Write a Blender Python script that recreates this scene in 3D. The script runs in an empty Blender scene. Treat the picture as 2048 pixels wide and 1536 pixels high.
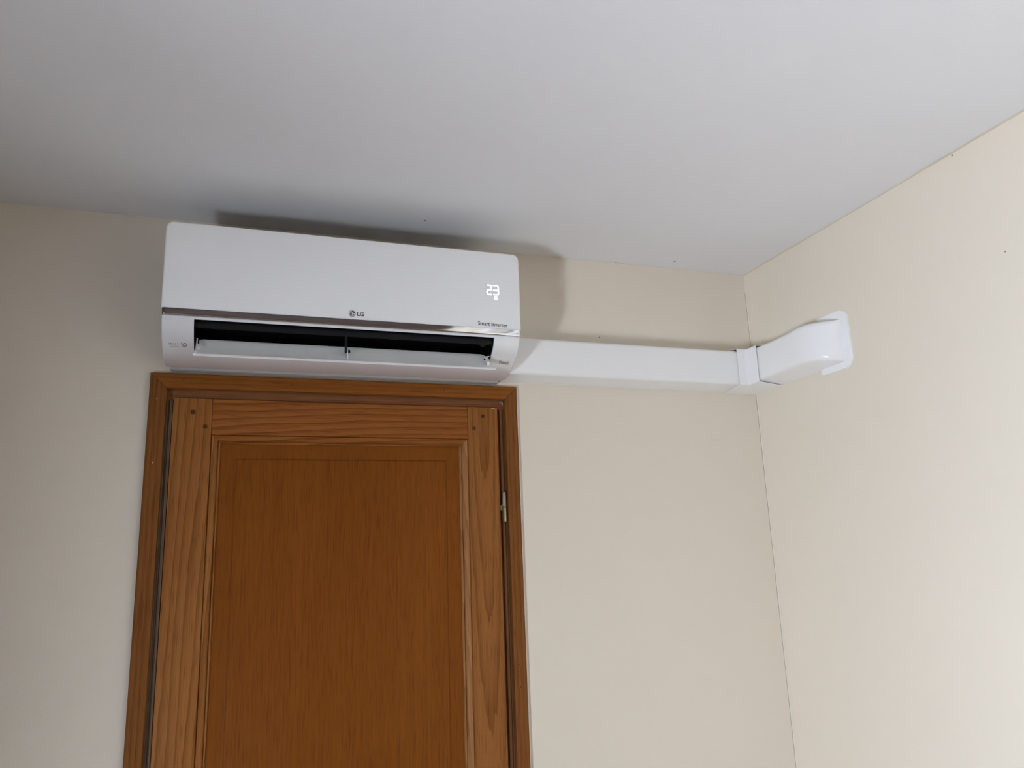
import bpy, bmesh, math, random
from mathutils import Matrix, Vector

random.seed(7)
SC = bpy.context.scene
COL = SC.collection

# ------------------------------------------------------------------ camera, sky, sun, exposure
F_PX, YAW, PITCH, ROLL = 1556.2, 0.3358, 0.2253, -0.0362
CAM = Vector((0.2192, -1.9763, 1.6310))
cy_, sy_, cp_, sp_ = math.cos(YAW), math.sin(YAW), math.cos(PITCH), math.sin(PITCH)
fwd = Vector((sy_ * cp_, cy_ * cp_, sp_))
rgt = Vector((cy_, -sy_, 0))
upv = rgt.cross(fwd)
r2 = rgt * math.cos(ROLL) + upv * math.sin(ROLL)
u2 = upv * math.cos(ROLL) - rgt * math.sin(ROLL)
cd = bpy.data.cameras.new('camera')
cd.sensor_fit = 'HORIZONTAL'
cd.sensor_width = 36.0
cd.lens = 36.0 * F_PX / 2048.0
cd.clip_start = 0.02
cam = bpy.data.objects.new('camera', cd)
COL.objects.link(cam)
cam.matrix_world = Matrix(((r2.x, u2.x, -fwd.x, CAM.x), (r2.y, u2.y, -fwd.y, CAM.y),
                           (r2.z, u2.z, -fwd.z, CAM.z), (0, 0, 0, 1)))
SC.camera = cam

SC.view_settings.view_transform = 'Standard'
SC.view_settings.look = 'None'
SC.view_settings.gamma = 1.0
SC.view_settings.use_curve_mapping = False
SC.view_settings.exposure = 0.0
SC.cycles.max_bounces = 10
SC.cycles.diffuse_bounces = 7
SC.cycles.glossy_bounces = 4
SC.cycles.transparent_max_bounces = 12
SC.cycles.sample_clamp_indirect = 6.0
SC.cycles.use_denoising = True

SKY_STRENGTH = 212.0
SKY_TOP, SKY_LOW, GROUND = (0.18, 0.24, 0.42, 1), (0.30, 0.33, 0.43, 1), (0.60, 0.64, 0.73, 1)

w = bpy.data.worlds.new('daylight')
SC.world = w
w.use_nodes = True
nt = w.node_tree
nt.nodes.clear()
wo = nt.nodes.new('ShaderNodeOutputWorld')
wb = nt.nodes.new('ShaderNodeBackground')
wc = nt.nodes.new('ShaderNodeTexCoord')
ws = nt.nodes.new('ShaderNodeSeparateXYZ')
wr = nt.nodes.new('ShaderNodeValToRGB')
wm = nt.nodes.new('ShaderNodeMath')
wm.operation = 'MULTIPLY_ADD'
wm.inputs[1].default_value = 0.5
wm.inputs[2].default_value = 0.5
nt.links.new(wc.outputs['Generated'], ws.inputs[0])
nt.links.new(ws.outputs['Z'], wm.inputs[0])
nt.links.new(wm.outputs[0], wr.inputs['Fac'])
nt.links.new(wr.outputs['Color'], wb.inputs['Color'])
nt.links.new(wb.outputs[0], wo.inputs[0])
e = wr.color_ramp.elements
e[0].position, e[0].color = 0.485, GROUND
e[1].position, e[1].color = 0.53, SKY_LOW
t = e.new(1.0)
t.color = SKY_TOP
wb.inputs['Strength'].default_value = SKY_STRENGTH

# room measures (metres): back wall is y = 0, x runs right, the camera looks along +y
XC, HC = 1.7084, 2.4986
XL, YF, LW = -1.52, -4.2, 0.42          # left wall, far wall, thickness of the left wall
WIN1 = (-2.94, -2.14, 0.02, 1.00)      # left wall window, deep reveal made up to shade the back wall's left: y0, y1, z0, z1
WIN2 = (-3.85, -2.45, 0.95, 2.20)      # right wall window, panes tinted dark to hold back its light: y0, y1, z0, z1


def portal(loc, rot, sx, sz):
    l = bpy.data.lights.new('window_portal', 'AREA')
    l.shape = 'RECTANGLE'
    l.size, l.size_y = sx, sz
    l.cycles.is_portal = True
    o = bpy.data.objects.new('window_portal', l)
    o.location = loc
    o.rotation_euler = rot
    COL.objects.link(o)


H_ = math.pi / 2
portal((XL - LW - 0.01, (WIN1[0] + WIN1[1]) / 2, (WIN1[2] + WIN1[3]) / 2), (H_, 0, -H_), WIN1[1] - WIN1[0], WIN1[3] - WIN1[2])
portal((XC + 0.26, (WIN2[0] + WIN2[1]) / 2, (WIN2[2] + WIN2[3]) / 2), (H_, 0, H_), WIN2[1] - WIN2[0], WIN2[3] - WIN2[2])


# ------------------------------------------------------------------ materials
def new_mat(name):
    m = bpy.data.materials.new(name)
    m.use_nodes = True
    n = m.node_tree
    return m, n, n.nodes['Principled BSDF']


def lin(r, g, b):
    f = lambda c: (c / 255 / 12.92) if c / 255 <= 0.04045 else ((c / 255 + 0.055) / 1.055) ** 2.4
    return (f(r), f(g), f(b), 1.0)


def plain(name, col, rough=0.5, metal=0.0, spec=0.5, bump=0.0, bump_scale=300, var=0.0, emit=None):
    m, n, b = new_mat(name)
    b.inputs['Base Color'].default_value = col
    b.inputs['Roughness'].default_value = rough
    b.inputs['Metallic'].default_value = metal
    b.inputs['Specular IOR Level'].default_value = spec
    tc = n.nodes.new('ShaderNodeTexCoord')
    if var:
        nz = n.nodes.new('ShaderNodeTexNoise')
        nz.inputs['Scale'].default_value = 3.0
        nz.inputs['Detail'].default_value = 5
        mx = n.nodes.new('ShaderNodeMix')
        mx.data_type = 'RGBA'
        mx.inputs['A'].default_value = tuple(c * (1 - var) for c in col[:3]) + (1,)
        mx.inputs['B'].default_value = tuple(min(1, c * (1 + var)) for c in col[:3]) + (1,)
        n.links.new(tc.outputs['Object'], nz.inputs['Vector'])
        n.links.new(nz.outputs['Fac'], mx.inputs['Factor'])
        n.links.new(mx.outputs['Result'], b.inputs['Base Color'])
    if bump:
        nz = n.nodes.new('ShaderNodeTexNoise')
        nz.inputs['Scale'].default_value = bump_scale
        nz.inputs['Detail'].default_value = 3
        bp = n.nodes.new('ShaderNodeBump')
        bp.inputs['Strength'].default_value = bump
        bp.inputs['Distance'].default_value = 0.001
        n.links.new(tc.outputs['Object'], nz.inputs['Vector'])
        n.links.new(nz.outputs['Fac'], bp.inputs['Height'])
        n.links.new(bp.outputs['Normal'], b.inputs['Normal'])
    if emit:
        b.inputs['Emission Color'].default_value = emit[0]
        b.inputs['Emission Strength'].default_value = emit[1]
    return m


def wood(name, dark, mid, light, axis='Z', band=9.0, dist=5.0, fine=1.0, rough=0.5, ring=0.65, arch=0.06, centre=(0, 0, 0), jit=0.12):
    """oak: growth-ring bands drawn out along the grain, fine fibres and dark pores"""
    m, n, b = new_mat(name)
    N, L = n.nodes, n.links
    tc = N.new('ShaderNodeTexCoord')
    oi = N.new('ShaderNodeObjectInfo')
    ad = N.new('ShaderNodeVectorMath')
    ad.operation = 'ADD'
    sc = N.new('ShaderNodeVectorMath')
    sc.operation = 'SCALE'
    cmb = N.new('ShaderNodeCombineXYZ')
    for k in range(3):
        L.new(oi.outputs['Random'], cmb.inputs[k])
    L.new(cmb.outputs[0], sc.inputs[0])
    sc.inputs['Scale'].default_value = 7.3
    L.new(tc.outputs['Object'], ad.inputs[0])
    L.new(sc.outputs[0], ad.inputs[1])

    def mapped(a, c):
        mp = N.new('ShaderNodeMapping')
        mp.inputs['Scale'].default_value = (a, a * .12, c) if axis == 'Z' else (c, a * .12, a)
        L.new(ad.outputs[0], mp.inputs['Vector'])
        return mp.outputs[0]
    # growth rings cut at a slant: long ellipses that show as cathedral arches, with crisp dark latewood lines
    wv = N.new('ShaderNodeTexWave')
    wv.wave_type = 'RINGS'
    wv.rings_direction = 'SPHERICAL'
    wv.wave_profile = 'SAW'
    wv.inputs['Scale'].default_value = band
    wv.inputs['Distortion'].default_value = dist
    wv.inputs['Detail'].default_value = 2.0
    wv.inputs['Detail Scale'].default_value = 1.5
    mp = N.new('ShaderNodeMapping')
    mp.inputs['Scale'].default_value = (1, 1, arch) if axis == 'Z' else (arch, 1, 1)
    mp.inputs['Location'].default_value = centre
    cs = N.new('ShaderNodeVectorMath')
    cs.operation = 'SCALE'
    cs.inputs['Scale'].default_value = jit
    L.new(cmb.outputs[0], cs.inputs[0])
    ca = N.new('ShaderNodeVectorMath')
    ca.operation = 'ADD'
    L.new(tc.outputs['Object'], ca.inputs[0])
    L.new(cs.outputs[0], ca.inputs[1])
    L.new(ca.outputs[0], mp.inputs['Vector'])
    L.new(mp.outputs[0], wv.inputs['Vector'])
    sharp = N.new('ShaderNodeMath')
    sharp.operation = 'POWER'
    sharp.inputs[1].default_value = 2.6
    L.new(wv.outputs['Fac'], sharp.inputs[0])
    # fibres
    n1 = N.new('ShaderNodeTexNoise')
    n1.inputs['Scale'].default_value = 1.0
    n1.inputs['Detail'].default_value = 4
    n1.inputs['Roughness'].default_value = 0.65
    L.new(mapped(230.0 * fine, 5.0), n1.inputs['Vector'])
    # slow colour drift
    n2 = N.new('ShaderNodeTexNoise')
    n2.inputs['Scale'].default_value = 1.0
    n2.inputs['Detail'].default_value = 3
    L.new(mapped(9.0, 1.3), n2.inputs['Vector'])
    # fibre + drift choose between mid and light; the rings pull towards dark
    f1 = N.new('ShaderNodeMath')
    f1.operation = 'MULTIPLY_ADD'
    f1.inputs[1].default_value = 0.55
    L.new(n1.outputs['Fac'], f1.inputs[0])
    f2 = N.new('ShaderNodeMath')
    f2.operation = 'MULTIPLY'
    f2.inputs[1].default_value = 0.55
    L.new(n2.outputs['Fac'], f2.inputs[0])
    L.new(f2.outputs[0], f1.inputs[2])
    mr = N.new('ShaderNodeMapRange')
    mr.inputs['From Min'].default_value = 0.30
    mr.inputs['From Max'].default_value = 0.80
    L.new(f1.outputs[0], mr.inputs['Value'])
    c1 = N.new('ShaderNodeMix')
    c1.data_type = 'RGBA'
    c1.inputs['A'].default_value = mid
    c1.inputs['B'].default_value = light
    L.new(mr.outputs[0], c1.inputs['Factor'])
    m1 = N.new('ShaderNodeMath')
    m1.operation = 'MULTIPLY'
    m1.inputs[1].default_value = ring
    L.new(sharp.outputs[0], m1.inputs[0])
    c2 = N.new('ShaderNodeMix')
    c2.data_type = 'RGBA'
    c2.inputs['B'].default_value = dark
    L.new(m1.outputs[0], c2.inputs['Factor'])
    L.new(c1.outputs['Result'], c2.inputs['A'])
    # pores
    n3 = N.new('ShaderNodeTexNoise')
    n3.inputs['Scale'].default_value = 1.0
    n3.inputs['Detail'].default_value = 2
    L.new(mapped(520.0 * fine, 14.0), n3.inputs['Vector'])
    pr = N.new('ShaderNodeValToRGB')
    pr.color_ramp.elements[0].position = 0.34
    pr.color_ramp.elements[0].color = (0.74, 0.67, 0.62, 1)
    pr.color_ramp.elements[1].position = 0.46
    pr.color_ramp.elements[1].color = (1, 1, 1, 1)
    L.new(n3.outputs['Fac'], pr.inputs['Fac'])
    mx = N.new('ShaderNodeMix')
    mx.data_type = 'RGBA'
    mx.blend_type = 'MULTIPLY'
    mx.inputs['Factor'].default_value = 1.0
    L.new(c2.outputs['Result'], mx.inputs['A'])
    L.new(pr.outputs['Color'], mx.inputs['B'])
    L.new(mx.outputs['Result'], b.inputs['Base Color'])
    b.inputs['Roughness'].default_value = rough
    b.inputs['Specular IOR Level'].default_value = 0.08
    bp = N.new('ShaderNodeBump')
    bp.inputs['Strength'].default_value = 0.25
    bp.inputs['Distance'].default_value = 0.0006
    L.new(n1.outputs['Fac'], bp.inputs['Height'])
    L.new(bp.outputs['Normal'], b.inputs['Normal'])
    return m


M_WALL = plain('cream_wall_paint', (0.77, 0.70, 0.585, 1), rough=0.75, spec=0.3, bump=0.25, bump_scale=160, var=0.012)
M_CEIL = plain('ceiling_paint', (0.81, 0.81, 0.82, 1), rough=0.85, spec=0.2, bump=0.3, bump_scale=120, var=0.015)
M_CAULK = plain('white_caulk', (0.82, 0.79, 0.75, 1), rough=0.5)
M_CRACK = plain('crack_line', (0.28, 0.23, 0.18, 1), rough=0.9)
M_MARK = plain('dark_scuff', (0.20, 0.16, 0.13, 1), rough=0.9)
M_PLASTIC = plain('white_plastic', (0.82, 0.82, 0.83, 1), rough=0.14, spec=0.5)
_b = M_PLASTIC.node_tree.nodes['Principled BSDF']
_b.inputs['Coat Weight'].default_value = 1.0
_b.inputs['Coat Roughness'].default_value = 0.05
_b.inputs['Coat IOR'].default_value = 1.6
M_PANEL = plain('satin_white_plastic', (0.92, 0.92, 0.92, 1), rough=0.36, spec=0.5)
M_GREYPL = plain('pale_grey_plastic', (0.46, 0.44, 0.42, 1), rough=0.5, spec=0.3)
M_FLAP = plain('flap_plastic', (0.89, 0.90, 0.90, 1), rough=0.40, spec=0.5)
M_BLACK = plain('black_plastic', (0.003, 0.003, 0.0035, 1), rough=0.6, spec=0.05)
M_DKGREY = plain('dark_grey_plastic', (0.009, 0.009, 0.010, 1), rough=0.45, spec=0.2)
M_CHROME = plain('chrome', (0.86, 0.86, 0.87, 1), rough=0.05, metal=1.0)
M_INK = plain('dark_grey_print', (0.085, 0.08, 0.08, 1), rough=0.5)
M_INKLITE = plain('fine_grey_print', (0.15, 0.13, 0.12, 1), rough=0.5)
M_LED = plain('white_display_light', (0.9, 1.0, 0.95, 1), rough=0.5, emit=((0.93, 1.0, 0.96, 1), 1.2))
M_LEDBED = plain('display_window', (0.85, 0.87, 0.86, 1), rough=0.36)
M_DUCT = plain('white_duct_plastic', (0.88, 0.88, 0.875, 1), rough=0.22, spec=0.5)
M_BRASS = plain('worn_brass', (0.55, 0.47, 0.27, 1), rough=0.28, metal=1.0, bump=0.2, bump_scale=500)
M_NICKEL = plain('tarnished_nickel', (0.36, 0.32, 0.24, 1), rough=0.36, metal=1.0, bump=0.7, bump_scale=600)
M_PEG = plain('dark_oak_end_grain', (0.10, 0.036, 0.014, 1), rough=0.8, spec=0.05, var=0.3)
M_NAIL = plain('small_nail_head', (0.60, 0.52, 0.42, 1), rough=0.35, metal=0.6)
M_HOLE = plain('nail_hole', (0.025, 0.012, 0.006, 1), rough=0.8)
M_STILE = wood('oak_stile_grain', (0.150, 0.050, 0.010, 1), (0.285, 0.105, 0.025, 1), (0.400, 0.170, 0.050, 1), 'Z', band=19, dist=5.0, ring=.7, arch=.05, centre=(.22, 0, .02), jit=0)
M_STILE2 = wood('oak_stile_cathedral_grain', (0.150, 0.050, 0.010, 1), (0.265, 0.097, 0.023, 1), (0.360, 0.150, 0.043, 1), 'Z', band=24, dist=4.5, ring=.65, arch=.045, centre=(-.365, 0, -.102), jit=0)
M_STICK = wood('oak_worn_moulding', (0.170, 0.060, 0.014, 1), (0.300, 0.120, 0.034, 1), (0.480, 0.240, 0.100, 1), 'Z', band=60, dist=4.0, ring=.5, arch=.03, centre=(-.3, 0, 0), jit=0)
M_RAIL = wood('oak_rail_grain', (0.140, 0.040, 0.007, 1), (0.265, 0.086, 0.017, 1), (0.345, 0.124, 0.030, 1), 'X', band=19, dist=3.0, ring=.75, arch=.16, centre=(-.045, 0, -1.83), jit=0)
M_OPANEL = wood('oak_panel_grain', (0.140, 0.036, 0.003, 1), (0.178, 0.049, 0.004, 1), (0.240, 0.076, 0.009, 1), 'Z', band=9, dist=2, fine=1.6, ring=.12, arch=.02)
M_CASEV = wood('oak_casing_upright', (0.100, 0.032, 0.007, 1), (0.185, 0.067, 0.015, 1), (0.240, 0.094, 0.025, 1), 'Z', band=28, dist=3, ring=.6, arch=.03)
M_CASEH = wood('oak_casing_head', (0.140, 0.041, 0.006, 1), (0.235, 0.074, 0.012, 1), (0.290, 0.102, 0.020, 1), 'X', band=26, dist=3, ring=.5, arch=.04)
M_JAMBV = wood('weathered_jamb', (0.035, 0.020, 0.011, 1), (0.150, 0.090, 0.054, 1), (0.22, 0.15, 0.10, 1), 'Z', band=95, dist=2, ring=1.0, arch=.02)
M_JAMBR = wood('oak_jamb_right', (0.070, 0.028, 0.010, 1), (0.145, 0.058, 0.020, 1), (0.20, 0.088, 0.033, 1), 'Z', band=60, dist=2, ring=.6, arch=.02)
M_JAMBH = wood('oak_jamb_head', (0.12, 0.042, 0.014, 1), (0.210, 0.082, 0.031, 1), (0.27, 0.115, 0.048, 1), 'X', band=22, dist=3, ring=.5, arch=.04)
M_RESIDUE = plain('paint_residue', (0.52, 0.45, 0.38, 1), rough=0.8, bump=0.8, bump_scale=900)
M_FLOOR = wood('oak_floor', (0.09, 0.06, 0.04, 1), (0.15, 0.105, 0.072, 1), (0.20, 0.145, 0.105, 1), 'X', band=8, dist=4, rough=0.6, ring=.4, arch=.05)
M_FARWALL = plain('bounce_cutting_brown', (0.055, 0.036, 0.029, 1), rough=0.55, var=0.85)  # dark brown made up for unseen walls: less bounce, darker chrome reflection
M_WFRAME = plain('white_window_frame', (0.78, 0.78, 0.77, 1), rough=0.4)


def glass_mat(name='window_glass', tint=(0.96, 0.98, 0.97, 1)):
    m = bpy.data.materials.new(name)
    m.use_nodes = True
    n = m.node_tree
    n.nodes.clear()
    o = n.nodes.new('ShaderNodeOutputMaterial')
    mx = n.nodes.new('ShaderNodeMixShader')
    t = n.nodes.new('ShaderNodeBsdfTransparent')
    t.inputs['Color'].default_value = tint
    g = n.nodes.new('ShaderNodeBsdfGlossy')
    g.inputs['Roughness'].default_value = 0.02
    f = n.nodes.new('ShaderNodeFresnel')
    f.inputs['IOR'].default_value = 1.45
    n.links.new(f.outputs[0], mx.inputs[0])
    n.links.new(t.outputs[0], mx.inputs[1])
    n.links.new(g.outputs[0], mx.inputs[2])
    n.links.new(mx.outputs[0], o.inputs[0])
    return m


M_GLASS = glass_mat()
M_DIMPANE = glass_mat('dimming_pane', (0.055, 0.058, 0.062, 1))  # dark tint added to the panes to dim the right window's daylight


# ------------------------------------------------------------------ mesh helpers
class MB:
    """collects verts and faces in world coordinates; build() links ONE mesh object"""

    def __init__(self):
        self.v, self.f = [], []

    def add(self, vs, fs):
        o = len(self.v)
        self.v += [tuple(p) for p in vs]
        self.f += [tuple(i + o for i in q) for q in fs]
        return self

    def box(self, x0, x1, y0, y1, z0, z1):
        vs = [(x, y, z) for x in (x0, x1) for y in (y0, y1) for z in (z0, z1)]
        return self.add(vs, [(0, 1, 3, 2), (4, 6, 7, 5), (0, 4, 5, 1), (2, 3, 7, 6), (0, 2, 6, 4), (1, 5, 7, 3)])

    def bbox(self, x0, x1, y0, y1, z0, z1, r=0.002, seg=2):
        bm = bmesh.new()
        bmesh.ops.create_cube(bm, size=1)
        for q in bm.verts:
            q.co = Vector((x0 + (q.co.x + .5) * (x1 - x0), y0 + (q.co.y + .5) * (y1 - y0), z0 + (q.co.z + .5) * (z1 - z0)))
        bmesh.ops.bevel(bm, geom=list(bm.edges), offset=r, segments=seg, affect='EDGES', profile=0.5)
        return self.from_bm(bm)

    def from_bm(self, bm):
        bm.verts.ensure_lookup_table()
        bm.verts.index_update()
        self.add([tuple(q.co) for q in bm.verts], [[q.index for q in f.verts] for f in bm.faces])
        bm.free()
        return self

    def loft(self, rings, close=True, caps=True):
        """rings: equal-length lists of 3-D points"""
        n = len(rings[0])
        vs = [p for r in rings for p in r]
        fs = []
        for i in range(len(rings) - 1):
            for j in range(n if close else n - 1):
                k = (j + 1) % n
                fs.append((i * n + j, i * n + k, (i + 1) * n + k, (i + 1) * n + j))
        if caps:
            fs.append(tuple(range(n - 1, -1, -1)))
            b = (len(rings) - 1) * n
            fs.append(tuple(range(b, b + n)))
        return self.add(vs, fs)

    def cyl(self, p0, p1, r, seg=20, bevel=0.0):
        p0, p1 = Vector(p0), Vector(p1)
        d = (p1 - p0).normalized()
        a = d.orthogonal().normalized()
        b = d.cross(a)
        L = (p1 - p0).length
        st = [(0, r)] if not bevel else [(0, r - bevel), (bevel, r)]
        st += [(L, r)] if not bevel else [(L - bevel, r), (L, r - bevel)]
        rings = [[p0 + d * s + (a * math.cos(q * 2 * math.pi / seg) + b * math.sin(q * 2 * math.pi / seg)) * rr for q in range(seg)] for s, rr in st]
        return self.loft(rings)

    def build(self, name, mat, parent=None, smooth=35):
        off = Vector((0, 0, 0))
        q = parent
        while q is not None:
            off += q.location
            q = q.parent
        me = bpy.data.meshes.new(name)
        me.from_pydata([Vector(p) - off for p in self.v], [], self.f)
        bm = bmesh.new()
        bm.from_mesh(me)
        bmesh.ops.recalc_face_normals(bm, faces=list(bm.faces))
        bm.to_mesh(me)
        bm.free()
        me.materials.append(mat)
        if smooth:
            me.polygons.foreach_set('use_smooth', [True] * len(me.polygons))
            me.set_sharp_from_angle(angle=math.radians(smooth))
        me.update()
        o = bpy.data.objects.new(name, me)
        COL.objects.link(o)
        if parent is not None:
            o.parent = parent
        return o


def tag(o, label=None, cat=None, group=None, kind=None):
    if label: o['label'] = label
    if cat: o['category'] = cat
    if group: o['group'] = group
    if kind: o['kind'] = kind
    return o


def thing(name, loc, label, cat=None, kind=None):
    o = bpy.data.objects.new(name, None)
    o.empty_display_size = 0.05
    o.location = loc
    COL.objects.link(o)
    return tag(o, label, cat, None, kind)


def round_poly(pts, rads, seg=5):
    """round the corners of a 2-D polygon"""
    out = []
    n = len(pts)
    for i in range(n):
        p, a, b = Vector(pts[i]), Vector(pts[i - 1]), Vector(pts[(i + 1) % n])
        r = rads[i]
        if r <= 0:
            out += [tuple(p)]
            continue
        da, db = (a - p).normalized(), (b - p).normalized()
        ang = da.angle(db)
        tl = r / math.tan(ang / 2)
        tl = min(tl, (a - p).length * .49, (b - p).length * .49)
        rr = tl * math.tan(ang / 2)
        c = p + (da + db).normalized() * (rr / math.sin(ang / 2))
        s, e_ = p + da * tl, p + db * tl
        a0 = math.atan2(s.y - c.y, s.x - c.x)
        a1 = math.atan2(e_.y - c.y, e_.x - c.x)
        d = (a1 - a0 + math.pi) % (2 * math.pi) - math.pi
        for k in range(seg + 1):
            t_ = a0 + d * k / seg
            out.append((c.x + rr * math.cos(t_), c.y + rr * math.sin(t_)))
    return out


def interp(x, tab):
    if x <= tab[0][0]: return tab[0][1]
    for (a, b), (c, d) in zip(tab, tab[1:]):
        if x <= c:
            return b + (d - b) * (x - a) / (c - a)
    return tab[-1][1]


# ------------------------------------------------------------------ room shell
DX0, DX1, DZ = 0.020, 0.900, 2.082     # opening of the doorway
mb = MB()
mb.box(XL - LW, DX0, 0, 0.14, 0, HC)
mb.box(DX1, XC + 0.25, 0, 0.14, 0, HC)
mb.box(DX0, DX1, 0, 0.14, DZ, HC)
mb.box(DX0 - 0.1, DX1 + 0.1, 0.14, 0.18, 0, DZ + 0.1)  # unseen slab added behind the door, stops sky light leaking round the leaf
wall_back = tag(mb.build('wall_back', M_WALL, smooth=0), 'cream painted wall with the door and the air conditioner', kind='structure')

def wall_y(name, xa, xb, win, label, mat):
    """side wall with one window opening"""
    y0, y1, z0, z1 = win
    m = MB()
    m.box(xa, xb, y1, 0, 0, HC)
    m.box(xa, xb, YF - 0.15, y0, 0, HC)
    m.box(xa, xb, y0, y1, 0, z0)
    m.box(xa, xb, y0, y1, z1, HC)
    return tag(m.build(name, mat, smooth=0), label, kind='structure')


wall_right = wall_y('wall_right', XC, XC + 0.25, WIN2, 'cream painted side wall where the duct enters', M_WALL)
wall_y('wall_left', XL - LW, XL, WIN1, 'unseen left wall, made dark brown to cut bounced light', M_FARWALL)
tag(MB().box(XL, XC, YF - 0.15, YF, 0, HC).build('wall_front', M_FARWALL, smooth=0), 'unseen wall opposite the door, made dark brown to cut bounced light', kind='structure')
ceiling = tag(MB().box(XL - LW, XC + 0.25, YF - 0.15, 0.14, HC, HC + 0.1).build('ceiling', M_CEIL, smooth=0), 'off-white painted ceiling', kind='structure')
tag(MB().box(XL - LW, XC + 0.25, YF - 0.15, 0.14, -0.1, 0).build('floor', M_FLOOR, smooth=0), 'oak floor', kind='structure')


def window(name, horiz, a0, a1, z0, z1, face, dep, glass):
    """frame of four bars with one mullion and two panes set into the opening; horiz: 'x' or 'y' axis along the wall"""
    root = thing(name, (0, 0, 0), 'white framed window', kind='structure')
    P = lambda mbx, u0, u1, w0, w1, d0, d1: mbx.box(u0, u1, d0, d1, w0, w1) if horiz == 'x' else mbx.box(d0, d1, u0, u1, w0, w1)
    m = MB()
    f = 0.05
    d0, d1 = (face - dep, face - dep + 0.05) if horiz == 'x' else (face + dep - 0.05, face + dep)
    P(m, a0, a1, z0, z0 + f, d0, d1)
    P(m, a0, a1, z1 - f, z1, d0, d1)
    P(m, a0, a0 + f, z0 + f, z1 - f, d0, d1)
    P(m, a1 - f, a1, z0 + f, z1 - f, d0, d1)
    c = (a0 + a1) / 2
    P(m, c - f / 2, c + f / 2, z0 + f, z1 - f, d0, d1)
    m.build('window_frame', M_WFRAME, root, smooth=0)
    dm = (d0 + d1) / 2
    for u0, u1 in ((a0 + f, c - f / 2), (c + f / 2, a1 - f)):
        m = MB()
        if horiz == 'x':
            m.add([(u0, dm, z0 + f), (u1, dm, z0 + f), (u1, dm, z1 - f), (u0, dm, z1 - f)], [(0, 1, 2, 3)])
        else:
            m.add([(dm, u0, z0 + f), (dm, u1, z0 + f), (dm, u1, z1 - f), (dm, u0, z1 - f)], [(0, 1, 2, 3)])
        m.build('pane', glass, root, smooth=0)


window('window_1', 'y', WIN1[0], WIN1[1], WIN1[2], WIN1[3], XL - LW, 0.07, M_GLASS)
window('window_2', 'y', WIN2[0], WIN2[1], WIN2[2], WIN2[3], XC, 0.20, M_DIMPANE)


# paint edges, caulk and blemishes of the shell
def strip_xz(x0, x1, z, h, y, n, jit, name, mat, parent):
    m = MB()
    vs, fs = [], []
    for i in range(n + 1):
        x = x0 + (x1 - x0) * i / n
        j = random.uniform(-jit, jit)
        vs += [(x, y, z), (x, y - 0.0008, z - (h + j))]
    for i in range(n):
        fs.append((2 * i, 2 * i + 1, 2 * i + 3, 2 * i + 2))
    m.add(vs, fs)
    return m.build(name, mat, parent)


# cream wall paint running a few millimetres onto the ceiling, in an uneven brushed line
m = MB()
vs, fs = [], []
N_ = 46
for i in range(N_ + 1):
    y = -0.006 - 2.6 * i / N_
    vs += [(XC, y, HC - 0.0006), (XC - 0.004 - 0.004 * random.random() - 0.004 * max(0, math.sin(i * .55)), y, HC - 0.0006)]
for i in range(N_):
    fs.append((2 * i, 2 * i + 1, 2 * i + 3, 2 * i + 2))
m.add(vs, fs).build('paint_edge', M_WALL, wall_right)
m = MB()
vs, fs = [], []
for i in range(31):
    x = 1.02 + (XC - 1.02) * i / 30
    vs += [(x, -0.0005, HC - 0.0006), (x, -0.004 - 0.003 * random.random(), HC - 0.0006)]
for i in range(30):
    fs.append((2 * i, 2 * i + 1, 2 * i + 3, 2 * i + 2))
m.add(vs, fs).build('paint_edge', M_CAULK, wall_back)
# filled corner joint with a hairline crack in it
m = MB()
for za, zb in ((0.3, 2.112), (2.236, HC - 0.02)):
    m.add([(XC - 0.0003, -0.0003, za), (XC - 0.0034, -0.0006, za), (XC - 0.0022, -0.0022, za), (XC - 0.0006, -0.0040, za),
           (XC - 0.0003, -0.0003, zb), (XC - 0.0034, -0.0006, zb), (XC - 0.0022, -0.0022, zb), (XC - 0.0006, -0.0040, zb)],
          [(0, 1, 5, 4), (1, 2, 6, 5), (2, 3, 7, 6), (3, 0, 4, 7), (0, 3, 2, 1), (4, 5, 6, 7)])
m.build('caulk_bead', M_WALL, wall_right)
m = MB()
for za, zb, wd in ((0.4, 1.5, 0.0005), (1.5, 2.112, 0.0007), (2.236, 2.44, 0.0007)):
    m.box(XC - 0.0042, XC - 0.0042 + wd, -0.0008, 0.0, za, zb)
m.build('crack', M_CRACK, wall_back)


def disc(name, c, n_axis, r, mat, parent, sx=1.0):
    """a small shallow mark: eight-sided, half a millimetre proud"""
    m = MB()
    th = 0.0006
    ring = []
    for k in range(10):
        a, q = 2 * math.pi * k / 10, r * random.uniform(.75, 1.15)
        u, v = q * math.cos(a) * sx, q * math.sin(a)
        ring.append((u, v))
    f = {'y': lambda u, v, d: (c[0] + u, c[1] - d, c[2] + v), 'x': lambda u, v, d: (c[0] - d, c[1] + u, c[2] + v),
         'z': lambda u, v, d: (c[0] + u, c[1] + v, c[2] - d)}[n_axis]
    m.loft([[f(u, v, 0) for u, v in ring], [f(u * .8, v * .8, th) for u, v in ring]])
    return m.build(name, mat, parent)


# ------------------------------------------------------------------ door and its frame
frame = thing('trim_1', (0.459, 0, 0), 'dark oak casing and jambs around the door', kind='structure')
CT = 0.012                               # casing stands this far off the wall


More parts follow.
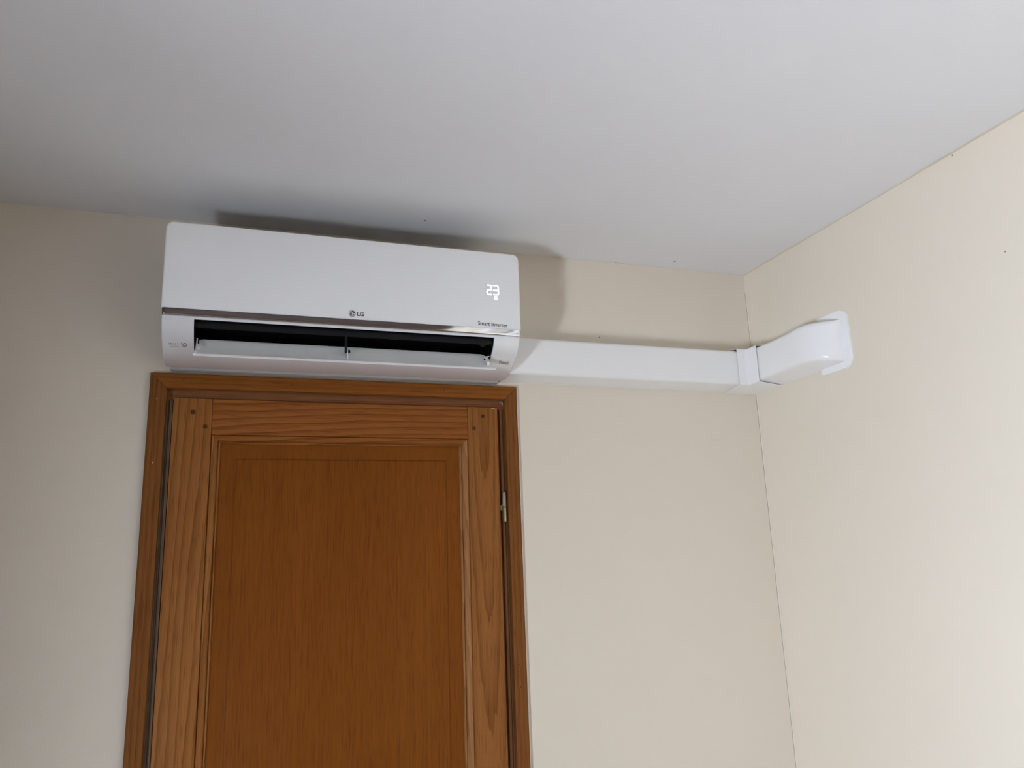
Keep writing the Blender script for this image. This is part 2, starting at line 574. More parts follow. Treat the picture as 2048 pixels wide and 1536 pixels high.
def casing_board(o_pts, i_pts, mat, name='casing_board'):
    """a board between an outer and an inner edge (lists of (x,z)), rounded towards the opening"""
    m = MB()
    (ox0, oz0), (ox1, oz1) = o_pts
    (ix0, iz0), (ix1, iz1) = i_pts
    prof = [(0, 0.0), (0, -CT + .0015), (.04, -CT), (.90, -CT), (.97, -CT + .0015), (1, -CT + .004), (1, 0.0)]
    r0 = [(ox0 + (ix0 - ox0) * s, y, oz0 + (iz0 - oz0) * s) for s, y in prof]
    r1 = [(ox1 + (ix1 - ox1) * s, y, oz1 + (iz1 - oz1) * s) for s, y in prof]
    m.loft([r0, r1])
    return m.build(name, mat, frame)


CW_L, CW_R = 0.0377, 0.8836
Z_IN = 2.0640
g = 0.0004
lb = casing_board([(0, 0), (0, 2.1 - g)], [(CW_L, 0), (CW_L, Z_IN - g)], M_CASEV)
hb = casing_board([(0 + g, 2.1), (0.9175 - g, 2.1)], [(CW_L + g, Z_IN), (CW_R - g, Z_IN)], M_CASEH)
rb = casing_board([(0.9175, 0), (0.9175, 2.1 - g)], [(CW_R, 0), (CW_R, Z_IN - g)], M_CASEV)
# jambs set back behind the casing
m = MB().box(0.021, 0.8995, 0.008, 0.10, 2.0375, 2.081)
hj = m.build('head_jamb', M_JAMBH, frame, smooth=0)
m = MB()
m.loft([[(0.021, 0.1, z), (0.021, 0.004, z), (0.0405, 0.004, z), (0.0415, 0.0060, z), (0.0440, 0.0060, z), (0.0450, 0.004, z), (0.0515, 0.004, z), (0.0515, 0.05, z), (0.035, 0.05, z), (0.035, 0.1, z)] for z in (0, 2.0368)])
m.build('side_jamb', M_JAMBV, frame, smooth=0)
m = MB()
m.loft([[(0.8995, 0.1, z), (0.8995, 0.004, z), (0.8815, 0.004, z), (0.8807, 0.0065, z), (0.8787, 0.0065, z), (0.8779, 0.004, z), (0.8720, 0.005, z), (0.8705, 0.012, z), (0.8655, 0.012, z), (0.8655, 0.05, z), (0.885, 0.05, z), (0.885, 0.1, z)] for z in (0, 2.0368)])
m.build('side_jamb', M_JAMBR, frame, smooth=0)
# dabs of old paint in the top right corner of the frame
m = MB()
for (a, b_, c_, d_) in ((0.8722, 0.8822, 2.0585, 2.0618), (0.8795, 0.8828, 2.0505, 2.0590), (0.8750, 0.8790, 2.0545, 2.0575)):
    pts = round_poly([(a, c_), (b_, c_ + .001), (b_ - .001, d_), (a + .0015, d_ - .0008)], [.001] * 4, 2)
    m.loft([[(x, 0.008, z) for x, z in pts], [(x, 0.0072, z) for x, z in pts]])
m.build('paint_residue', M_RESIDUE, frame)
for x, z in ((0.0175, 2.0365), (0.0175, 1.885)):
    disc('nail_head', (x, -CT, z), 'y', 0.0013, M_NAIL, frame)
for x, z in ((0.0735, 2.083), (0.325, 2.084), (0.713, 2.083), (0.862, 2.083)):
    disc('nail_hole', (x, -CT, z), 'y', 0.0016, M_HOLE, frame)
for x, z in ((0.8975, 1.752), (0.8985, 1.378), (0.8995, 1.325), (0.8905, 1.179), (0.893, 2.005)):
    disc('nail_hole', (x, -CT, z), 'y', 0.0015, M_HOLE, frame)
# bead of caulk between the right casing board and the wall
m = MB()
m.loft([[(0.9175, 0, z), (0.9175, -0.006, z), (0.9200, -0.0045, z), (0.9222, -0.0012, z), (0.9225, 0, z)] for z in (0.0, 2.098)])
m.build('caulk_bead', M_CAULK, frame)

door = thing('door_1', (0.458, 0.02, 0.008), 'oak framed door with a raised panel, below the air conditioner', kind='structure')
LX0, LX1, LZ0, LZ1 = 0.0530, 0.8635, 0.008, 2.0425
SX0, SX1 = 0.1408, 0.7795               # stile / rail joints
RZ = 1.9560                              # under edge of the top rail
BZ = 0.20
PX0, PX1, PZ1, PZ0 = 0.1632, 0.7565, 1.9335, 0.2225
e_ = 0.0005
for (a, b_, mt) in ((LX0, SX0 - e_, M_STILE), (SX1 + e_, LX1, M_STILE2)):
    MB().bbox(a, b_, 0, 0.040, LZ0, LZ1, r=0.0012, seg=2).build('stile', mt, door)
MB().bbox(SX0 + e_ * .2, SX1 - e_ * .2, 0.0004, 0.040, RZ, LZ1 - .0005, r=0.0006, seg=1).build('rail', M_RAIL, door)
MB().bbox(SX0 + e_ * .2, SX1 - e_ * .2, 0.0004, 0.040, LZ0, BZ, r=0.0006, seg=1).build('rail', M_RAIL, door)


def moulding(o0, o1, i0, i1, mat):
    """sticking around the panel: a thin quirk, an ovolo and a fillet, mitred at both ends"""
    prof = [(0.0, 0.03), (0.0, 0.0012), (.05, 0.0046), (.11, 0.0012), (.25, 0.0011), (.42, 0.0020), (.56, 0.0040), (.66, 0.0066), (.70, 0.0108), (.77, 0.0108), (.80, 0.0080), (.92, 0.0086), (1.0, 0.0125), (1.0, 0.03)]
    m = MB()
    f = lambda o, i: [(o[0] + (i[0] - o[0]) * s, y, o[1] + (i[1] - o[1]) * s) for s, y in prof]
    m.loft([f(o0, i0), f(o1, i1)])
    return m.build('moulding', mat, door)


moulding((SX0, RZ), (SX1, RZ), (PX0, PZ1), (PX1, PZ1), M_RAIL)
moulding((SX0, BZ), (SX0, RZ), (PX0, PZ0), (PX0, PZ1), M_STILE)
moulding((SX1, BZ), (SX1, RZ), (PX1, PZ0), (PX1, PZ1), M_STICK)
moulding((SX0, BZ), (SX1, BZ), (PX0, PZ0), (PX1, PZ0), M_RAIL)
# raised panel: bevelled border, then the flat field
m = MB()
bw = 0.036
rect = lambda i, y: [(PX0 + i, y, PZ0 + i), (PX1 - i, y, PZ0 + i), (PX1 - i, y, PZ1 - i), (PX0 + i, y, PZ1 - i)]
m.loft([rect(-.006, .030), rect(-.006, .0135), rect(0.002, .0130), rect(bw - .014, .0105), rect(bw - .004, .0096), rect(bw - .0005, .0085), rect(bw + .0022, .0056), rect(bw + .0045, .0048)])
m.build('panel', M_OPANEL, door, smooth=20)
for x, z, h, r in ((0.0977, 2.009, .0050, .0018), (0.1264, 1.974, .0048, .0020), (0.8218, 2.0180, .0044, .0004), (0.7968, 1.9842, .0044, .0004)):
    pts = round_poly([(x - h, z - h), (x + h, z - h), (x + h, z + h), (x - h, z + h)], [r] * 4, 3)
    m = MB()
    m.loft([[(px, 0.012, pz) for px, pz in pts], [(px, -0.0008, pz) for px, pz in pts], [(x + (px - x) * .82, -0.0014, z + (pz - z) * .82) for px, pz in pts]])
    m.build('peg', M_PEG, door)
# worn pale chip on the upper right stile corner
m = MB()
pts = [(0.8470, 2.0405), (0.8560, 2.0408), (0.8545, 2.0380), (0.8480, 2.0385)]
m.loft([[(x, 0.0002, z) for x, z in pts], [(x, -0.0004, z) for x, z in pts]])
m.build('paint_residue', M_RESIDUE, door)

hinge = MB()
hinge.box(0.8650, 0.8740, 0.0020, 0.0042, 1.766, 1.780)
hinge = tag(hinge.build('hinge', M_NICKEL, door), 'barrel hinge of tarnished and polished brass')
MB().cyl((0.8740, -0.0030, 1.7742), (0.8740, -0.0030, 1.8125), 0.0056, 24, .0008).build('hinge_knuckle', M_NICKEL, hinge)
tag(MB().cyl((0.8740, -0.0030, 1.7352), (0.8740, -0.0030, 1.7734), 0.0056, 24, .0010).build('hinge_knuckle', M_BRASS, hinge), 'polished brass lower knuckle')
MB().cyl((0.8740, -0.0030, 1.8125), (0.8740, -0.0030, 1.8142), 0.0047, 20, .0006).build('hinge_cap', M_BRASS, hinge)
m = MB().cyl((0.8672, -0.0030, 1.7832), (0.8715, -0.0036, 1.7800), 0.0016, 10)
m.build('screw', M_CHROME, hinge)

# ------------------------------------------------------------------ air conditioner
AX0, AX1 = 0.0330, 0.8698
ac = thing('air_conditioner', ((AX0 + AX1) / 2, 0, 2.1035), 'white wall-mounted air conditioner with open flap, above the oak door', 'air conditioner')
OX0, OX1 = 0.1003, 0.8010
# lower front contour, bottom back to top front
LOW = [(-.0345, 2.1092), (-.056, 2.1106), (-.078, 2.1130), (-.094, 2.1158), (-.108, 2.1190), (-.118, 2.1224), (-.127, 2.1264),
       (-.1345, 2.1300), (-.142, 2.1340), (-.150, 2.1385), (-.158, 2.1437), (-.165, 2.1487), (-.1713, 2.1545), (-.1768, 2.1612), (-.1812, 2.1680),
       (-.1848, 2.1750), (-.1872, 2.1830), (-.1880, 2.1852), (-.1876, 2.1888)]
I_OP0, I_OP1 = 6, 16                     # contour indices bounding the outlet
RING = [(-.0300, 2.1120)] + LOW + [(-.1800, 2.1915), (-.1800, 2.3880), (-.1740, 2.3990), (-.1640, 2.4030), (-.0300, 2.4030)]
cyc, czc = -.10, 2.25
def inset(ring, d):
    out, n = [], len(ring)
    for i in range(n):
        p, a, b = Vector(ring[i]), Vector(ring[i - 1]), Vector(ring[(i + 1) % n])
        n1 = Vector((-(p - a).y, (p - a).x)).normalized()
        n2 = Vector((-(b - p).y, (b - p).x)).normalized()
        nn = (n1 + n2).normalized()
        q = p + nn * d
        if (q - Vector((cyc, czc))).length > (p - Vector((cyc, czc))).length:
            q = p - nn * d
        out.append((q.x, q.y))
    return out


R_E = 0.005
# stations: (distance from the end face, inset of the contour); quarter round
stations = [(R_E * (1 - math.cos(t_)), R_E * (1 - math.sin(t_))) for t_ in [0, math.pi / 8, math.pi / 4, 3 * math.pi / 8, math.pi / 2]]
rings = [[(AX0 + dx, y, z) for y, z in inset(RING, di)] for dx, di in stations]
rings += [[(x, y, z) for y, z in RING] for x in (OX0, OX1)]
rings += [[(AX1 - dx, y, z) for y, z in inset(RING, di)] for dx, di in reversed(stations)]
nR = len(RING)
m = MB()
vs = [p for r in rings for p in r]
fs = []
iL, iR = len(stations), len(stations) + 1          # the rings at the outlet's two sides
for i in range(len(rings) - 1):
    for j in range(nR):
        k = (j + 1) % nR
        if i == iL and 1 + I_OP0 <= j < 1 + I_OP1:
            continue
        fs.append((i * nR + j, i * nR + k, (i + 1) * nR + k, (i + 1) * nR + j))
fs.append(tuple(range(nR - 1, -1, -1)))
fs.append(tuple(range((len(rings) - 1) * nR, len(rings) * nR)))
# returns of the outlet edge, 5 mm deep
op = LOW[I_OP0:I_OP1 + 1]
ip = inset(RING, 0.005)[1 + I_OP0:2 + I_OP1]
b0 = len(vs)
n_o = len(op)
for x, s in ((OX0, 1), (OX1, -1)):
    vs += [(x, y, z) for y, z in op]
    vs += [(x, y, z) for y, z in ip]
for q in (0, 1):
    o = b0 + q * 2 * n_o
    for j in range(n_o - 1):
        fs.append((o + j, o + j + 1, o + n_o + j + 1, o + n_o + j))
for j in (0, n_o - 1):
    a, b_ = b0 + j, b0 + 2 * n_o + j
    fs.append((a, b_, b_ + n_o, a + n_o))
m.add(vs, fs).build('housing', M_PLASTIC, ac, smooth=28)

# black air outlet behind the opening
deep = [(-.150, 2.1840), (-.110, 2.1830), (-.075, 2.170), (-.060, 2.150), (-.070, 2.133), (-.095, 2.1260)]
path = list(ip) + deep
m = MB()
n_p = len(path)
vs = [(OX0 + .0002, y, z) for y, z in path] + [(OX1 - .0002, y, z) for y, z in path]
fs = [tuple(range(n_p)), tuple(range(n_p, 2 * n_p))]
for j in range(len(ip) - 1, n_p):
    k = (j + 1) % n_p
    fs.append((j, k, n_p + k, n_p + j))
m.add(vs, fs)
outlet = m.build('air_outlet', M_BLACK, ac, smooth=0)
MB().bbox(OX0 + .001, OX1 - .001, -.1720, -.1660, 2.1690, 2.1845, r=.001, seg=1).build('outlet_lip', M_DKGREY, outlet)
m = MB().cyl((.776, -.1735, 2.172), (.776, -.164, 2.172), .0085, 20, .001)
m.build('screw_boss', M_DKGREY, outlet)
m = MB()
m.loft([[(x, -.1655, 2.172), (x, -.1705, 2.172), (x, -.1700, 2.131), (x, -.1660, 2.129), (x, -.1640, 2.132)] for x in (.4335, .4388)])
m.build('support_arm', M_DKGREY, outlet, smooth=0)
for i in range(11):
    x = .135 + i * .0632
    m = MB()
    m.loft([[(x + o_, -.098, 2.129), (x + o_ + .004, -.070, 2.136), (x + o_ + .004, -.070, 2.160), (x + o_, -.098, 2.165)] for o_ in (-.0006, .0006)])
    m.build('vane', M_BLACK, outlet, smooth=0)

# flap (louver) hanging open: front edge low, rear edge high
FY, FZ, BY, BZ_ = -.1850, 2.1036, -.1360, 2.1530
ch = Vector((BY - FY, BZ_ - FZ))
clen = ch.length
cu = ch / clen
cn = Vector((-cu.y, cu.x))               # upward-front normal
if cn.y < 0: cn = -cn


def flap_pt(x, s, h):
    sag = -0.0035 * math.sin(math.pi * min(1, max(0, s)))
    p = Vector((FY, FZ)) + cu * (s * clen) + cn * (h + sag)
    return (x, p.x, p.y)


rows = [(-.030, .1022, .8020, .0000, -.0025), (.030, .1022, .8020, .0008, -.0032), (.045, .1030, .8005, .0002, -.0036), (.075, .1052, .7948, -.0004, -.0040), (.20, .1058, .7940, 0, -.0045),
        (.40, .1064, .7930, 0, -.0045), (.60, .1070, .7922, 0, -.0045), (.80, .1078, .7912, 0, -.0045), (.90, .1100, .7890, 0, -.0042), (.96, .1130, .7860, 0, -.0036), (1.0, .1185, .7805, -.0006, -.0024)]
m = MB()
rr = []
for s, xa, xb, ht, hb_ in rows:
    xs = [xa + (xb - xa) * k / 8 for k in range(9)]
    rr.append([flap_pt(x, s, ht) for x in xs] + [flap_pt(x, s, hb_) for x in reversed(xs)])
m.loft(rr)
flap = m.build('flap', M_FLAP, ac, smooth=40)
tag(flap, 'open white air flap with a bright front lip')
# white front lip of the flap
m = MB()
m.loft([[(x, FY - .0004, FZ + .0024), (x, FY - .0020, FZ + .0012), (x, FY - .0022, FZ - .0012), (x, FY - .0006, FZ - .0018), (x, FY + .0012, FZ + .0004)] for x in (.1015, .8028)])
m.build('front_lip', M_PLASTIC, flap, smooth=50)
# brackets
m = MB()
m.loft([[flap_pt(x, .10, 0), flap_pt(x, .16, .0035), flap_pt(x, .60, .0050), flap_pt(x, .92, .0060), flap_pt(x, .94, 0)] for x in (.1052, .1082)])
m.loft([[flap_pt(x, .40, 0), flap_pt(x, .48, .0045), flap_pt(x, .62, .0045), flap_pt(x, .66, 0)] for x in (.1082, .1150)])
m.build('bracket', M_PLASTIC, flap, smooth=0)
m = MB().cyl(flap_pt(.1083, .76, .0030), flap_pt(.1112, .76, .0030), .0030, 14)
m.build('pivot_pin', M_BLACK, flap)
m = MB()
m.loft([[flap_pt(x, .18, 0), flap_pt(x, .30, .0030), flap_pt(x, .58, .0120), flap_pt(x, .66, .0110), flap_pt(x, .62, 0)] for x in (.4393, .4418)])
m.build('bracket', M_PLASTIC, flap, smooth=0)
m = MB().bbox(*(lambda p: (.4419, .4470, p[1] - .0032, p[1] + .0032, p[2] - .0032, p[2] + .0032))(flap_pt(.444, .58, .0072)), r=.0008, seg=1)
m.build('pivot_pin', M_BLACK, flap)
m = MB()
m.loft([[flap_pt(x, .26, 0), flap_pt(x, .30, .0090), flap_pt(x, .66, .0110), flap_pt(x, .72, .0090), flap_pt(x, .76, 0)] for x in (.7845, .7915)])
m.loft([[flap_pt(x, .66, .0098), flap_pt(x, .70, .0105), flap_pt(x, .72, .0090), flap_pt(x, .68, .0080)] for x in (.7915, .7965)])
m.build('bracket', M_PLASTIC, flap, smooth=0)
m = MB().cyl(flap_pt(.7822, .60, .0040), flap_pt(.7846, .60, .0040), .0024, 12)
m.build('pivot_pin', M_BLACK, flap)

# front panel: tall, slightly bowed plate with rounded upper corners
PAN = [(2.2050, -.1945), (2.240, -.1958), (2.300, -.1975), (2.380, -.1970), (2.4093, -.1950)]
PZ_B, PZ_T = 2.2050, 2.4093
pan_y = lambda z: interp(z, PAN)
out_ = round_poly([(AX0 - .0012, PZ_B), (AX1 + .0008, PZ_B), (AX1 + .0008, PZ_T), (AX0 - .0012, PZ_T)], [.0015, .0015, .0165, .0165], 8)
# subdivide the long sides so that the outline follows the bow
o2 = []
for i in range(len(out_)):
    a, b_ = Vector(out_[i]), Vector(out_[(i + 1) % len(out_)])
    k = max(1, int((b_ - a).length / .03)) if abs(b_.y - a.y) > .05 else 1
    for j in range(k):
        o2.append(tuple(a + (b_ - a) * j / k))
cxp, czp = (AX0 + AX1) / 2, (PZ_B + PZ_T) / 2


def pan_ring(d, dy):
    """outline pulled inward by d, moved back by dy"""
    out = []
    for x, z in o2:
        hx, hz = (AX1 - AX0) / 2 + .001, (PZ_T - PZ_B) / 2
        out.append((cxp + (x - cxp) * (hx - d) / hx, pan_y(z) + dy, czp + (z - czp) * (hz - d) / hz))
    return out


m = MB()
m.loft([pan_ring(.0012, .016), pan_ring(0, .0148), pan_ring(0, .0035), pan_ring(.0006, .0012), pan_ring(.0020, .0002), pan_ring(.004, 0)], caps=False)
base = len(m.v) - len(o2)
# face of the panel as horizontal bands: pair outline points of equal height
front = m.v[base:]
bm = bmesh.new()
bvs = [bm.verts.new(p) for p in front]
bm.faces.new(bvs)
for zc in [PZ_B + (PZ_T - PZ_B) * k / 14 for k in range(1, 14)]:
    bmesh.ops.bisect_plane(bm, geom=bm.verts[:] + bm.edges[:] + bm.faces[:], plane_co=(0, 0, zc), plane_no=(0, 0, 1))
for q in bm.verts:
    q.co.y = pan_y(q.co.z)
m.from_bm(bm)
m.add(pan_ring(.0012, .016), [tuple(range(len(o2)))])
mo = m.build('front_panel', M_PANEL, ac, smooth=40)
bm = bmesh.new()
bm.from_mesh(mo.data)
bmesh.ops.remove_doubles(bm, verts=bm.verts[:], dist=1e-5)
bmesh.ops.recalc_face_normals(bm, faces=bm.faces[:])
bm.to_mesh(mo.data)
bm.free()
mo.data.set_sharp_from_angle(angle=math.radians(40))

# chrome strip under the panel, face leaning down, ends wrapped
CH = [(-.1800, 2.2046), (-.1946, 2.2046), (-.1940, 2.2010), (-.1931, 2.1970), (-.1919, 2.1932), (-.1906, 2.1902), (-.1895, 2.1893), (-.1800, 2.1893)]
m = MB()
cr = []
chx = [(AX0 - .0004, .0060), (AX0 + .0004, .0030), (AX0 + .0025, .0010), (AX0 + .0055, 0), (AX0 + .0065, 0)]
chx += [(AX0 + (AX1 - AX0) * k / 10, 0) for k in range(1, 10)]
chx += [(AX1 - .0065, 0), (AX1 - .0055, 0), (AX1 - .0025, .0010), (AX1 - .0004, .0030), (AX1 + .0004, .0060)]
for x, dy in chx:
    cr.append([(x, y + (dy if y < -.185 else 0), z) for y, z in CH])
m.loft(cr)
tag(m.build('chrome_strip', M_CHROME, ac, smooth=50), 'polished chrome strip')
# chassis seen under the housing, against the wall
MB().bbox(.0430, .8625, -.0240, -.0020, 2.1062, 2.396, r=.002, seg=2).build('back_plate', M_GREYPL, ac)

# dark air intake along the top, with slats
grille = MB().box(.0880, .8460, -.1640, -.0400, 2.4025, 2.4040).build('intake_grille', M_BLACK, ac, smooth=0)
for i in range(9):
    y = -.158 + i * .0136
    MB().box(.0880, .8460, y, y + .0016, 2.4040, 2.4062).build('slat', M_DKGREY, grille, smooth=0)

# --- printing and display: shapes laid onto the panel or the lower contour
low_y = lambda z: interp(z, [(b_, a) for a, b_ in LOW])


def text_mesh(txt, weight=0.012):
    cu_ = bpy.data.curves.new('t', 'FONT')
    cu_.body = txt
    cu_.resolution_u = 3
    cu_.offset = weight
    o = bpy.data.objects.new('t', cu_)
    COL.objects.link(o)
    dg = bpy.context.evaluated_depsgraph_get()
    me = bpy.data.meshes.new_from_object(o.evaluated_get(dg))
    vs = [(q.co.x, q.co.y) for q in me.vertices]
    fs = [tuple(p.vertices) for p in me.polygons]
    bpy.data.objects.remove(o)
    bpy.data.curves.remove(cu_)
    bpy.data.meshes.remove(me)
    return vs, fs


def lay(m, pts, faces, yf, lift=.0005):
    m.add([(x, yf(z) - lift, z) for x, z in pts], faces)


def put_text(m, txt, x0, x1, z0, z1, yf, drop=0.0, cap=None, weight=.015):
    """fit text into a box; z0/z1 are the baseline and the cap height; drop lowers the right end"""
    vs, fs = text_mesh(txt, weight)
    ax, bx = min(v[0] for v in vs), max(v[0] for v in vs)
    cap = cap or 0.70
    pts = [(x0 + (v[0] - ax) / (bx - ax) * (x1 - x0), z0 + v[1] / cap * (z1 - z0)) for v in vs]
    pts = [(x, z - drop * (x - x0) / (x1 - x0)) for x, z in pts]
    lay(m, pts, fs, yf)


def stroke(m, pl, wd, yf, lift=.0005, closed=False, caps=6):
    """flat band along a polyline with round ends"""
    n = len(pl)
    P = [Vector(p) for p in pl]
    vs, fs = [], []
    for i in range(n):
        a = P[i - 1] if (i > 0 or closed) else P[i]
        b_ = P[(i + 1) % n] if (i < n - 1 or closed) else P[i]
        d = (b_ - a).normalized()
        nn = Vector((-d.y, d.x))
        k = 1.0
        if 0 < i < n - 1 or closed:
            d1 = (P[i] - P[i - 1]).normalized()
            k = 1 / max(.5, nn.dot(Vector((-d1.y, d1.x))))
        vs += [tuple(P[i] + nn * wd / 2 * k), tuple(P[i] - nn * wd / 2 * k)]
    for i in range(n if closed else n - 1):
        j = (i + 1) % n
        fs.append((2 * i, 2 * i + 1, 2 * j + 1, 2 * j))
    lay(m, vs, fs, yf, lift)
    if not closed:
        for e2, q in ((P[0], P[1]), (P[-1], P[-2])):
            d = (e2 - q).normalized()
            a0 = math.atan2(d.y, d.x)
            c = [tuple(e2 + Vector((math.cos(a0 + t_), math.sin(a0 + t_))) * wd / 2) for t_ in [-math.pi / 2 + math.pi * k / caps for k in range(caps + 1)]]
            lay(m, c, [tuple(range(len(c)))], yf, lift)


def arc(cx, cz, r, a0, a1, n=24):
    return [(cx + r * math.cos(math.radians(a0 + (a1 - a0) * k / n)), cz + r * math.sin(math.radians(a0 + (a1 - a0) * k / n))) for k in range(n + 1)]


# round emblem and two letters in the middle of the panel
ex, ez, er = .4463, 2.2186, .0080
m = MB()
lay(m, arc(ex, ez, er, 0, 360, 40)[:-1], [tuple(range(40))], pan_y, .0004)
emblem = m.build('emblem', M_INK, ac, smooth=0)
m = MB()
stroke(m, arc(ex, ez, er * .76, 95, 360, 36) + [(ex + er * .22, ez)], er * .13, pan_y, .0008)
stroke(m, [(ex + er * .02, ez + er * .40), (ex + er * .02, ez - er * .34), (ex + er * .26, ez - er * .34)], er * .15, pan_y, .0008)
lay(m, arc(ex - er * .34, ez + er * .34, er * .14, 0, 360, 14)[:-1], [tuple(range(14))], pan_y, .0008)
m.build('emblem_figure', M_PANEL, emblem, smooth=0)
m = MB()
put_text(m, 'LG', .4576, .4744, 2.2141, 2.2234, pan_y, weight=.035)
m.build('lettering', M_INK, ac, smooth=0)
m = MB()
put_text(m, 'Smart Inverter', .7570, .8345, 2.2116, 2.2216, pan_y, drop=.0018, weight=.016)
m.build('lettering', M_INK, ac, smooth=0)
m = MB()
put_text(m, 'ThinQ', .8258, .8530, 2.1305, 2.1352, low_y, drop=.0006)
m.build('lettering', M_INK, ac, smooth=0)
m = MB()
put_text(m, 'S  M  A  R  T', .0478, .0676, 2.1346, 2.1368, low_y, weight=.035)
stroke(m, [(.0736, 2.1378), (.0748, 2.1372), (.0748, 2.1340), (.0754, 2.1326), (.0768, 2.1316), (.0790, 2.1311)], .0009, low_y)
stroke(m, [(x, ez_) for x, ez_ in [(.0812 + .0042 * math.cos(t_ * math.pi / 14), 2.1349 + .0024 * math.sin(t_ * math.pi / 14)) for t_ in range(28)]], .0011, low_y, closed=True)
m.build('lettering', M_INK, ac, smooth=0)
m = MB()
put_text(m, 'INVERTER', .0500, .0672, 2.1312, 2.1322, low_y)
stroke(m, [(.0706, 2.1366), (.0706, 2.1318)], .0003, low_y)
stroke(m, [(.0796, 2.1349), (.0828, 2.1349)], .0004, low_y)
m.build('lettering', M_INKLITE, ac, smooth=0)

# lit digits 23 and the small clock under them
m = MB()
pts = round_poly([(.7770, 2.2905), (.8175, 2.2895), (.8175, 2.3205), (.7770, 2.3215)], [.003] * 4, 4)
lay(m, pts, [tuple(range(len(pts)))], pan_y, .0002)
disp = m.build('display', M_LEDBED, ac, smooth=0)
m = MB()
wd = .0028
xa, xb = .7824, .7938
zt, zm, zb = 2.3178, 2.3056, 2.2934
rq = .0035
stroke(m, [(xa + .0008, zt)] + arc(xb - rq, zt - rq, rq, 90, 0, 6) + [(xb, zm)], wd, pan_y)
stroke(m, [(xb, zm), (xa + rq, zm)] + arc(xa + rq, zm - rq, rq, 90, 180, 6) + arc(xa + rq, zb + rq, rq, 180, 270, 6) + [(xb - .0004, zb)], wd, pan_y)
xa, xb = .7994, .8122
stroke(m, [(xa, zt)] + arc(xb - rq, zt - rq, rq, 90, 0, 6) + arc(xb - rq + .0004, zb + rq, rq, 0, -90, 6) + [(xa + .0004, zb)], wd, pan_y)
stroke(m, [(xa, zm), (xb, zm)], wd, pan_y)
m.build('digits', M_LED, disp, smooth=0)
m = MB()
stroke(m, arc(.8054, 2.2842, .0039, 0, 360, 28)[:-1], .0014, pan_y, closed=True)
stroke(m, [(.8054, 2.2876), (.8054, 2.2848)], .0009, pan_y)
stroke(m, [(.8054, 2.2846), (.8070, 2.2852)], .0009, pan_y)
m.build('clock_symbol', M_LED, disp, smooth=0)

# ------------------------------------------------------------------ duct run
XT0, XT1 = AX1 + .0004, 1.618
m = MB()
poly = round_poly([(0, 2.1132), (-.0750, 2.1222), (-.0750, 2.2232), (0, 2.2322)], [0, .0110, .0110, 0], 6)
m.loft([[(x, y, z) for y, z in poly] for x in (XT0, XT1)])
trunk = tag(m.build('duct_cover', M_DUCT, None), 'long straight white duct cover running right from the air conditioner', 'duct')


CE_X, CE_Y = 1.5943, -.1235
m = MB()
th = .0016


def corner_line(d, fil):
    """polyline in plan at depth d: along the back wall, round the corner, along the right wall"""
    xc, yc = XC - d, -d
    if fil <= 0:
        return [(CE_X, yc), (xc, yc), (xc, CE_Y)]
    a = [(CE_X, yc)]
    cx, cy = xc - fil, yc - fil
    for k in range(7):
        t_ = math.pi / 2 * (1 - k / 6)
        a.append((cx + fil * math.cos(t_), cy + fil * math.sin(t_)))
    a.append((xc, CE_Y))
    return a


def corner_ring_pts(sec):
    """sec: list of (depth, z); sweeps the section along the L-shaped path"""
    cols = []
    npts = len(corner_line(.05, .01))
    lines = []
    for d, z in sec:
        f = max(.0005, .009 * d / .0775)
        lines.append([(x, y, z) for x, y in corner_line(d, f)])
    return [[ln[k] for ln in lines] for k in range(npts)]


outer = round_poly([(.0004, 2.1096), (.0796, 2.1190), (.0796, 2.2290), (.0004, 2.2376)], [0, .0030, .0030, 0], 4)
inner = round_poly([(.0004, 2.1108), (.0784, 2.1203), (.0784, 2.2277), (.0004, 2.2364)], [0, .0022, .0022, 0], 4)
sec = outer + list(reversed(inner))
m.loft(corner_ring_pts(sec))
tag(m.build('duct_corner', M_DUCT, None, smooth=30), 'white inner-corner duct sleeve in the corner of the two walls', 'duct')

bend = thing('duct_bend', (XC, -.25, 2.10), 'glossy white duct bend curving into the right wall', 'duct')
TOPZ = [(-.42, 2.221), (-.388, 2.2235), (-.36, 2.2280), (-.33, 2.2325), (-.305, 2.2332), (-.28, 2.2312), (-.25, 2.2270), (-.21, 2.2244), (-.15, 2.2240), (-.09, 2.2252)]
BOTF = [(-.42, 2.1290), (-.388, 2.1290), (-.34, 2.1300), (-.28, 2.1300), (-.216, 2.1290), (-.15, 2.1265), (-.09, 2.1235)]
BOTW = [(-.42, 2.1150), (-.30, 2.1135), (-.262, 2.1140), (-.255, 2.1130), (-.08, 2.1130)]
TOPW = [(-.42, 2.228), (-.30, 2.2385), (-.25, 2.234), (-.08, 2.2335)]
RAD = [(-.42, .016), (-.30, .018), (-.22, .013), (-.13, .0110), (-.08, .0110)]
m = MB()
rings = []
ys = [-.088, -.11, -.13, -.15, -.17, -.19, -.21, -.23, -.25, -.265, -.28, -.29, -.30, -.31, -.32, -.33, -.34, -.35, -.358, -.365, -.371, -.376, -.380, -.3835, -.386, -.3875, -.3885]
for y in ys:
    d = .0752
    if y < -.285:
        s = min(1, (-.285 - y) / .104)
        d = max(.0012, .0752 * (1 - s ** 2.1) ** (1 / 2.1))
    tz, bf, bwz, twz = interp(y, TOPZ), interp(y, BOTF), interp(y, BOTW), interp(y, TOPW)
    k = d / .0752
    bfz, tfz = bwz + (bf - bwz) * k, twz + (tz - twz) * k
    r = min(interp(y, RAD), d * .75)
    pl = round_poly([(0.0003, bwz), (d, bfz), (d, tfz), (0.0003, twz)], [0, r, r, 0], 6)
    rings.append([(XC - u, y, z) for u, z in pl])
m.loft(rings)
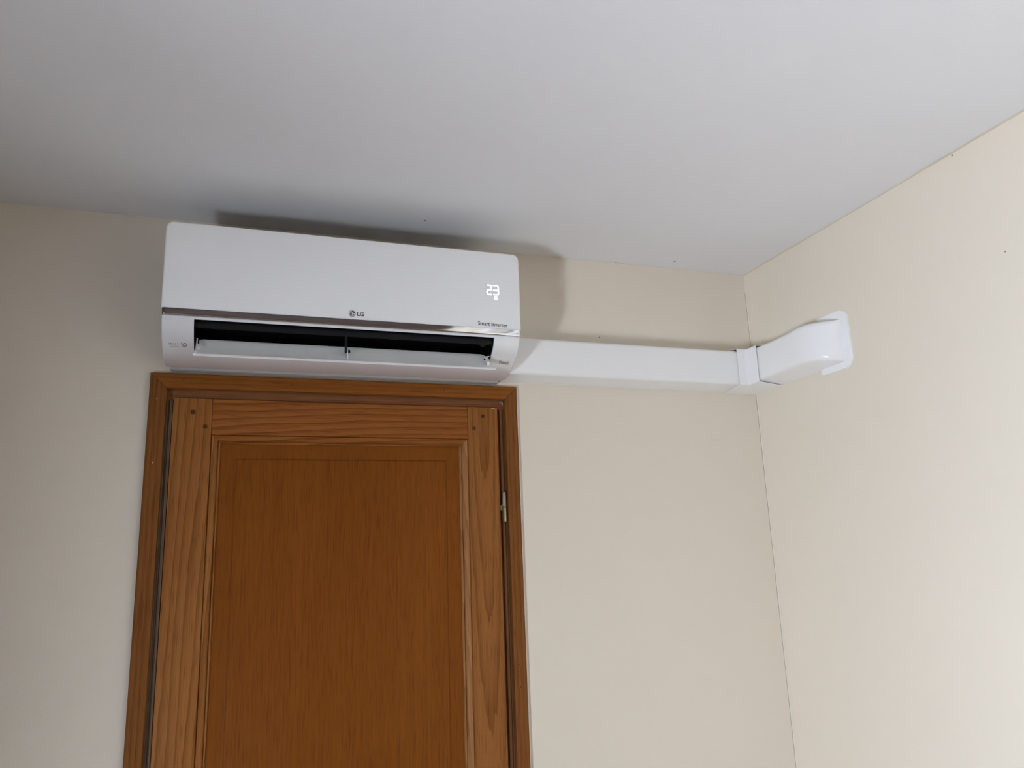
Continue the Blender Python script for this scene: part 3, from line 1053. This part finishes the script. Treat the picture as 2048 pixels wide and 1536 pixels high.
m.build('duct_body', M_DUCT, bend, smooth=45)
# three-sided collar plate on the wall
o_ = round_poly([(-.3050, 2.0965), (-.4135, 2.0965), (-.4135, 2.2580), (-.3060, 2.2580)], [0, .032, .032, 0], 8)
i_ = round_poly([(-.3050, 2.1165), (-.3850, 2.1165), (-.3850, 2.2270), (-.3060, 2.2290)], [0, .012, .012, 0], 8)
m = MB()
n = len(o_)
th = .0060


def band(d):
    oo, ii = [], []
    for (a, b_), (c_, e2) in zip(o_, i_):
        A, B = Vector((a, b_)), Vector((c_, e2))
        L_ = (B - A).length
        q = (B - A) / L_ if L_ else Vector((0, 0))
        oo.append(A + q * d)
        ii.append(B - q * d)
    return oo, ii


rings = []
oo, ii = band(0)
ot, it = band(.0016)
om, im = band(.0004)
for k in range(n):
    pts = [(XC, *oo[k]), (XC - th * .6, *om[k]), (XC - th, *ot[k]), (XC - th, *it[k]), (XC - th * .6, *im[k]), (XC, *ii[k])]
    rings.append(pts)
# rounded free end of the lower arm
zc, hw = (oo[0].y + ii[0].y) / 2, (ii[0].y - oo[0].y) / 2
pre = []
for k in range(1, 5):
    t_ = k / 4 * math.pi / 2
    dy, sc_ = hw * .8 * math.sin(t_), max(.05, math.cos(t_))
    pre.append([(x, y + dy, zc + (z - zc) * sc_) for x, y, z in rings[0]])
rings = list(reversed(pre)) + rings
m.loft(rings)
m.build('collar', M_DUCT, bend, smooth=40)

# ------------------------------------------------------------------ small blemishes
disc('nail_mark', (1.184, 0, 2.262), 'y', .0020, M_MARK, wall_back)
disc('scuff_mark', (1.4235, -.055, HC), 'z', .0024, M_MARK, ceiling, 1.6)
disc('scuff_mark', (0.636, -.150, HC), 'z', .0026, M_MARK, ceiling, 1.6)
disc('scuff_mark', (XC, -.790, 2.494), 'x', .0022, M_MARK, wall_right)
disc('scuff_mark', (XC, -.871, 2.228), 'x', .0016, M_MARK, wall_right)
m = MB()
pl = [(1.2475, -.0085), (1.256, -.0060), (1.262, -.0052), (1.272, -.0066), (1.280, -.0084)]
vs, fs = [], []
for i, (x, y) in enumerate(pl):
    h = .0009 * (1 - i / 5) + .0003
    vs += [(x, y - h, HC - .0007), (x, y + h, HC - .0007)]
for i in range(len(pl) - 1):
    fs.append((2 * i, 2 * i + 1, 2 * i + 3, 2 * i + 2))
m.add(vs, fs).build('crack', M_MARK, ceiling)
